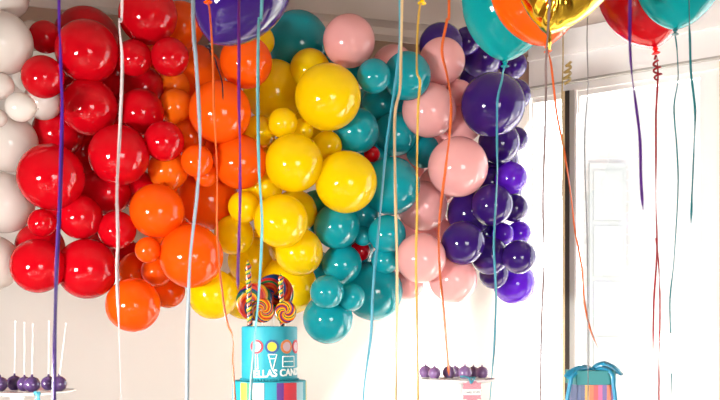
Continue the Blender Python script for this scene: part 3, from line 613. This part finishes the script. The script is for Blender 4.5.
def line_on(pts, wpx=.45):
    bm = bmesh.new(); P = []
    for (x, y), (u, v) in zip(pts, pts[1:]):
        for i in range(5):
            t = i/5; P.append(on_cyl(ang(x+(u-x)*t, R2, 268.8)*R2, at(0, y+(v-y)*t, 2.5).z-z1, .0006, R2))
    P.append(on_cyl(ang(pts[-1][0], R2, 268.8)*R2, at(0, pts[-1][1], 2.5).z-z1, .0006, R2)); tube(bm, P, wpx*PXM, 6); mk('piped_line', bm, IC['white'], cake)
line_on([(258, 354), (258, 368)]); line_on([(260, 354), (260.5, 368), (257.5, 368)]); line_on([(270.5, 354), (274.5, 370), (278.5, 354), (270.5, 354)]); line_on([(272, 358), (277, 358)]); line_on([(284, 356), (284, 366), (294, 366), (294, 356), (284, 356)]); line_on([(285, 361), (293, 361)])
# lettering wrapped round the upper tier
def text_mesh(s, size, ext, off):
    cu = bpy.data.curves.new('t', 'FONT'); cu.body = s; cu.size = size; cu.extrude = ext; cu.offset = off; cu.resolution_u = 4; cu.align_x = 'LEFT'
    o = bpy.data.objects.new('t', cu); COL.objects.link(o); dg = bpy.context.evaluated_depsgraph_get(); dg.update()
    me = bpy.data.meshes.new_from_object(o.evaluated_get(dg)); bpy.data.objects.remove(o); return me
me = text_mesh('ELLAS CANDY', .0275, .0010, .0006); bm = bmesh.new(); bm.from_mesh(me)
bmesh.ops.subdivide_edges(bm, edges=[e for e in bm.edges if e.calc_length() > .004], cuts=2)
x00 = ang(256, R2, 268.8)*R2
for v in bm.verts:
    x, y, z = v.co; v.co = on_cyl(x00+x*.93, at(0, 376.3, 2.5).z-z1+y+.035*x, .0008+z, R2)
mk('lettering', bm, IC['white'], cake, smooth=False)
# lollipops and candy sticks standing on the cake
def swirl_mat(name, cols, turns, twist):
    def co(nt, x, y, z):
        a = math_node(nt, 'ARCTAN2', x, z); a = math_node(nt, 'MULTIPLY', a, turns/(2*PI))
        xx = math_node(nt, 'MULTIPLY', x, x); zz = math_node(nt, 'MULTIPLY', z, z); r = math_node(nt, 'SQRT', math_node(nt, 'ADD', xx, zz))
        return math_node(nt, 'FRACT', math_node(nt, 'ADD', a, math_node(nt, 'MULTIPLY', r, twist)))
    return ramp_mat(name, co, cols, .2, .2)
RC = [(.28, .006, .005), (.50, .06, .004), (.58, .27, .004), (.006, .07, .02), (.005, .025, .09), (.36, .02, .005)]
SW = [swirl_mat('swirl_candy_a', RC, 3, 24), swirl_mat('swirl_candy_b', [RC[4], RC[0], RC[1], RC[5], RC[3], RC[0], RC[4]], 2, 20), swirl_mat('swirl_candy_c', [RC[2], RC[1], RC[0], RC[2], RC[4], RC[1], RC[3]], 3, 40), swirl_mat('swirl_candy_d', [RC[3], RC[2], RC[1], RC[4], RC[0], RC[2]], 3, 44)]
ct = z1+z3
def lolly(label, px, py, rp, dy, mat, rz):
    Y = 2.5+dy; p = at(px, py, Y); R = rp/F*Y
    o = thing('swirl_lollipop', label, 'lollipop', (p.x, Y, ct), 0, 'lollipops on the cake')
    bm = bmesh.new(); m = Matrix.Rotation(PI/2, 4, 'X'); n = 64; th = .0045
    prof = [(0, th)]+[(R*.1*i, th+.0012*math.cos(i*PI)) for i in range(1, 9)]+[(R*.9, th*1.0), (R*.97, th*.6), (R, 0), (R*.97, -th*.6), (R*.9, -th), (0, -th)]
    lathe(bm, prof, n, m); d = mk('candy_disc', bm, mat, o); d.location = (0, 0, p.z-ct); d.rotation_euler = (0, 0, rz)
    bm = bmesh.new(); tube(bm, [Vector((0, 0, -.03)), Vector((0, 0, p.z-ct-R*.9))], .0017, 10); mk('stick', bm, M['paper'], o)
lolly('large swirl lollipop on the left of the cake top', 255, 302, 19, .012, SW[0], .15)
lolly('largest rainbow swirl lollipop at the back of the cake top', 274, 294, 20, .035, SW[1], -.1)
lolly('small yellow swirl lollipop in the middle of the cake top', 262.5, 310.5, 12.3, -.018, SW[2], .1)
lolly('small swirl lollipop at the right of the cake top', 285.5, 312, 11.3, -.022, SW[3], -.15)
def cane_mat(name, cols, pitch):
    def co(nt, x, y, z):
        a = math_node(nt, 'MULTIPLY', math_node(nt, 'ARCTAN2', x, y), 1/(2*PI)); return math_node(nt, 'FRACT', math_node(nt, 'ADD', a, math_node(nt, 'MULTIPLY', z, pitch)))
    return ramp_mat(name, co, cols, .2, .2)
def cane(label, x0, y0, x1, y1, dy, rp, mat):
    Y = 2.5+dy; a = at(x0, y0, Y); b = at(x1, y1, Y); o_ = Vector((b.x, Y, ct)); bm = bmesh.new(); n = 40; R = rp/F*Y
    base = Vector((0, 0, -.02)); top = a-o_; rings = []; NS = 18
    for i in range(n+1):
        t = i/n; p = base.lerp(top, t); tw = t*16; s = 1.0 if t < .93 else max(.12, (1-t)/.07)
        rings.append([bm.verts.new(p+Vector((math.cos(q), math.sin(q), 0))*R*s*(1+.16*math.cos(3*(q-tw)))) for q in [2*PI*k/NS for k in range(NS)]])
    for r0, r1 in zip(rings, rings[1:]):
        for k in range(NS): bm.faces.new((r0[k], r0[(k+1) % NS], r1[(k+1) % NS], r1[k]))
    bm.faces.new(rings[0]); bm.faces.new(rings[-1]); o = mk('candy_stick', bm, mat); o.location = o_; tag(o, label, 'candy stick', 'candy sticks on the cake')
CM = cane_mat('twisted_candy', [(.01, .13, .04), (.70, .45, .02), (.015, .02, .05), (.65, .08, .02)], 38)
cane('tall twisted candy stick rising from the left of the cake top', 248, 260, 250, 327, -.035, 2.7, CM)
cane('shorter twisted candy stick between the swirl lollipops', 280.5, 273, 282.5, 327, .006, 2.4, CM)

# ------------------------------------------------------------------ cake pops on stands
def stand(label, px, rad, ytop, Y):
    p = at(px, ytop, Y); s = thing('cake_stand', label, 'cake stand', (p.x, Y, TZ+.004), 0, 'white cake stands'); h = p.z-TZ-.004
    bm = bmesh.new(); lathe(bm, [(0, 0), (.06, 0), (.06, .005), (.03, .014), (.013, .03), (.012, h*.5), (.016, h*.55), (.012, h*.6), (.012, h-.03), (.024, h-.010), (0, h-.009)], 40); mk('pedestal', bm, M['white'], s)
    bm = bmesh.new(); lathe(bm, [(0, h-.009), (rad*.7, h-.008), (rad*.97, h-.001), (rad, h+.003), (rad*.985, h+.004), (rad*.94, h), (0, h-.001)], 64); mk('plate', bm, M['white'], s)
    return p.z
sz = stand('white cake stand at the left, holding dark purple cake pops on sticks', 18, 56*PXM, 391.5, 2.5)
sz2 = stand('white cake stand at the right with the pink cake pops tag', 458, 38*PXM, 380, 2.5)
def pop(label, px, r, dy, zb, mat, stick=None, group=None, cup=False):
    Y = 2.5+dy; x = (px-CX)/F*Y; R = r/F*Y; b = .0015 if not cup else .0045
    o = thing('cake_pop', label, 'cake pop', (x, Y, zb), 0, group)
    bm = bmesh.new(); lathe(bm, [(0, b), (R*.45, b)]+[(R*math.cos(t), b+R*.93+R*math.sin(t)) for t in [-1.05+.13*i for i in range(20)]]+[(R*.14, b+R*1.99), (R*.12, b+R*2.08), (R*.09, b+R*2.2), (0, b+R*2.23)], 32)
    for v in bm.verts: v.co += Vector((1, 1, 1))*.0006*noise.noise(v.co*160+Vector((px, 0, 0)))
    mk('candy_coating', bm, mat, o)
    if stick:
        bm = bmesh.new(); tx = (stick[0]-CX)/F*Y-x; tz = H+(HY-stick[1])/F*Y-zb; tube(bm, [Vector((0, 0, R*1.4)), Vector((tx, 0, tz))], .0015, 10)
        tube(bm, [Vector((tx, 0, tz-.001)), Vector((tx, 0, tz+.003))], .0026, 10); mk('stick', bm, M['paper'], o)
    if cup:
        bm = bmesh.new(); n = 40; rr = []
        for rad_, z in ((R*.45, .0012), (R*.6, .0028), (R*.85, .006)):
            rr.append([bm.verts.new(((rad_*(1+.05*(k % 2)*(z > .004)))*math.cos(2*PI*k/n), (rad_*(1+.05*(k % 2)*(z > .004)))*math.sin(2*PI*k/n), z)) for k in range(n)])
        bm.faces.new(rr[0])
        for p, q in zip(rr, rr[1:]):
            for k in range(n): bm.faces.new((p[k], p[(k+1) % n], q[(k+1) % n], q[k]))
        c_ = mk('paper_cup', bm, M['paper'], o, smooth=False); c_.modifiers.new('s', 'SOLIDIFY').thickness = .0005
GL = 'cake pops on the left stand'
pop('dark purple cake pop cut by the left edge of the picture', 0, 7.6, -.015, sz, M['pop'], (-10, 330), GL)
pop('dark purple cake pop with the leftmost visible stick', 14.5, 7.6, .045, sz, M['pop'], (15.5, 322), GL)
pop('dark purple cake pop in the middle of the cluster, partly hidden behind its front neighbour', 24.5, 7.4, .005, sz, M['pop'], (24.5, 323), GL)
pop('dark purple cake pop in front of the left cluster', 32, 8, -.045, sz, M['pop'], (33, 325), GL)
pop('dark purple cake pop left of the violet ribbon with an upright stick', 48.5, 7.4, .035, sz, M['pop'], (49, 322), GL)
pop('dark purple cake pop with a leaning stick by the violet ribbon', 59, 7.8, -.005, sz, M['pop'], (66, 324), GL)
GR = 'cake pops on the right stand'
for px, r, dy, l in ((425.5, 6.4, .035, 'leftmost lavender cake pop on the right stand, set back'), (434.5, 6.2, -.03, 'lavender cake pop second from left, near the front rim'), (449, 6.5, -.002, 'lavender cake pop crossed by the orange ribbon'), (455, 5.8, .065, 'lavender cake pop behind the one crossed by the ribbon'), (465, 6.9, -.05, 'front lavender cake pop directly above the pink tag'), (473.5, 5.8, .055, 'lavender cake pop set back behind the tag, second from right'), (482, 6.2, .0, 'rightmost lavender cake pop on the right stand')):
    pop(l, px, r, dy, sz2, M['pop2'], None, GR, True)
# tag
tp = at(472, 391, 2.372); tg = thing('gift_tag', 'pink dotted tag reading CAKE POPS, hanging from the right stand', 'tag', tp, .12)
def dots():
    m, nt, out = new_mat('pink_dots'); N = nt.nodes; L = nt.links; tc = N.new('ShaderNodeTexCoord'); v = N.new('ShaderNodeTexVoronoi'); v.inputs['Scale'].default_value = 330; v.inputs['Randomness'].default_value = 0
    r = N.new('ShaderNodeValToRGB'); r.color_ramp.elements[0].position = .28; r.color_ramp.elements[0].color = (.60, .50, .50, 1); r.color_ramp.elements[1].position = .4; r.color_ramp.elements[1].color = (.55, .16, .22, 1)
    b = N.new('ShaderNodeBsdfPrincipled'); b.inputs['Roughness'].default_value = .7
    L.new(tc.outputs['Object'], v.inputs['Vector']); L.new(v.outputs['Distance'], r.inputs[0]); L.new(r.outputs[0], b.inputs[0]); L.new(b.outputs[0], out.inputs[0]); return m
def plaque(bm, wd, ht, y0, y1, sc=6):
    pts = []
    for k in range(96):
        t = 2*PI*k/96; c_, s_ = math.cos(t), math.sin(t); q = 1/max(abs(c_), abs(s_)); x, z = c_*q*wd, s_*q*ht
        f = 1+.05*math.cos(k*PI*2*16/96); z2_ = z*f + (.006*max(0, math.cos(x/wd*2.2)) if z > 0 else -.006*max(0, math.cos(x/wd*2.2))); pts.append((x*f, z2_))
    A = [bm.verts.new((x, y0, z)) for x, z in pts]; B = [bm.verts.new((x, y1, z)) for x, z in pts]
    bm.faces.new(A); bm.faces.new(B[::-1])
    for i in range(96): bm.faces.new((A[i], A[(i+1) % 96], B[(i+1) % 96], B[i]))
bm = bmesh.new(); plaque(bm, .0245, .022, -.0006, .0006); mk('card', bm, dots(), tg, smooth=False)
bm = bmesh.new(); box(bm, -.0235, .0235, -.0012, -.0006, -.0065, .0085); o = mk('label_panel', bm, M['paper'], tg, smooth=False); o.location = (0, 0, -.004)
me = text_mesh('CAKE POPS', .0086, .0003, .0001); bm = bmesh.new(); bm.from_mesh(me)
xs = [v.co.x for v in bm.verts]; mx = (min(xs)+max(xs))/2
for v in bm.verts: x, y, z = v.co; v.co = ((x-mx)*.98, -.0015-z, y-.0065)
mk('lettering', bm, pbr('dark_ink', (.08, .07, .07), .6), tg, smooth=False)
sb = [at(460, 376.5, 2.40), at(465, 376.6, 2.38), at(469, 378.5, 2.366), at(471, 383.5, 2.368)]
bm = bmesh.new(); strip(bm, catmull(sb, 8), .005); strip(bm, catmull([at(471, 383.5, 2.368), at(474, 379, 2.362), at(475, 377.5, 2.375), at(470, 378, 2.366)], 8), .005)
bmesh.ops.transform(bm, matrix=Matrix.Rotation(-.12, 4, 'Z') @ Matrix.Translation(-tp), verts=bm.verts[:]); mk('ribbon', bm, RB['blue'], tg, label='small blue ribbon')
bm = bmesh.new(); q0 = at(36, 394, 2.345)
strip(bm, catmull([at(33.5, 393.5, 2.338), at(36, 392.5, 2.335), at(37, 396, 2.333), at(36, 402, 2.333), at(38, 410, 2.334)], 8), .008)
strip(bm, catmull([at(37, 393, 2.338), at(39.5, 393, 2.335), at(38.5, 397, 2.332), at(40, 404, 2.334)], 8), .007)
tag(mk('ribbon_bow', bm, RB['blue']), 'small blue ribbon tied at the rim of the left cake stand', 'ribbon')

# ------------------------------------------------------------------ gift box
gp = at(590, 0, 2.5); GX = gp.x; gz = TZ+.004; lt = at(0, 370, 2.5).z-gz; lb = at(0, 384, 2.5).z-gz
gb = thing('gift_box', 'striped gift box with a teal lid and blue bow, before the window', 'gift box', (GX, 2.5, gz), .05)
def stripes(nt, x, y, z): return math_node(nt, 'FRACT', math_node(nt, 'ADD', math_node(nt, 'MULTIPLY', x, 1/.110), .5))
sm = ramp_mat('striped_paper', stripes, [(.08, .12, .26), (.05, .07, .18), (.62, .28, .03), (.60, .12, .02), (.52, .035, .03), (.52, .06, .22), (.12, .06, .25), (.60, .13, .05), (.36, .26, .52)], .45, .1)
bm = bmesh.new(); box(bm, -.052, .052, -.052, .052, 0, lb+.01); bevel(bm, .002); mk('box_body', bm, sm, gb, smooth=False)
bm = bmesh.new(); box(bm, -.0555, .0555, -.0555, .0555, lb, lt); bevel(bm, .002); mk('lid', bm, pbr('teal_card', (.012, .22, .23), .5), gb, smooth=False)
sat = pbr('blue_satin', (.03, .34, .56), .3, coat=.3, trans=.2)
def loc(px, py, dy=0): p = at(px, py, 2.5+dy); return Vector((p.x-GX, dy, p.z-gz))
def satin(name, pts, wd, face=Vector((0, -1, 0))):
    bm = bmesh.new(); strip(bm, catmull(pts, 10), wd, th=.0008, face=face); mk(name, bm, sat, gb)
up = Vector((0, -.75, .65))
satin('bow_loop', [loc(592, 369, -.01), loc(585, 367, -.02), loc(577, 368.5, -.03), loc(569, 373, -.035), loc(565.5, 377.5, -.035), loc(569, 376, -.02), loc(578, 371.5, -.01), loc(591, 369.5, 0)], .017, up)
satin('bow_loop', [loc(593, 369, -.01), loc(598, 365, -.02), loc(604, 363.5, -.03), loc(611, 366, -.03), loc(617, 370, -.03), loc(620, 373.5, -.025), loc(614, 370, -.005), loc(604, 367.5, 0), loc(594, 369.5, 0)], .017, up)
satin('ribbon_tail', [loc(590, 369.5, -.015), loc(580, 370, -.045), loc(571, 376, -.064), loc(568.5, 384, -.066), loc(565.5, 400, -.066), loc(564.5, 415, -.068)], .011)
satin('ribbon_tail', [loc(595, 369.5, -.015), loc(604, 369.5, -.045), loc(611, 374, -.062), loc(612.5, 384, -.064), loc(614.5, 400, -.064), loc(615, 418, -.066)], .011)
bm = bmesh.new(); bmesh.ops.create_icosphere(bm, subdivisions=3, radius=.006, matrix=Matrix.Translation(loc(592.5, 369, -.012)) @ Matrix.Diagonal((1.2, 1, .9, 1))); mk('bow_knot', bm, sat, gb)
bm = bmesh.new(); tube(bm, [Vector((.0, -.05, .0)), Vector((0, -.05, .0001))], .0001, 3); bm.free()
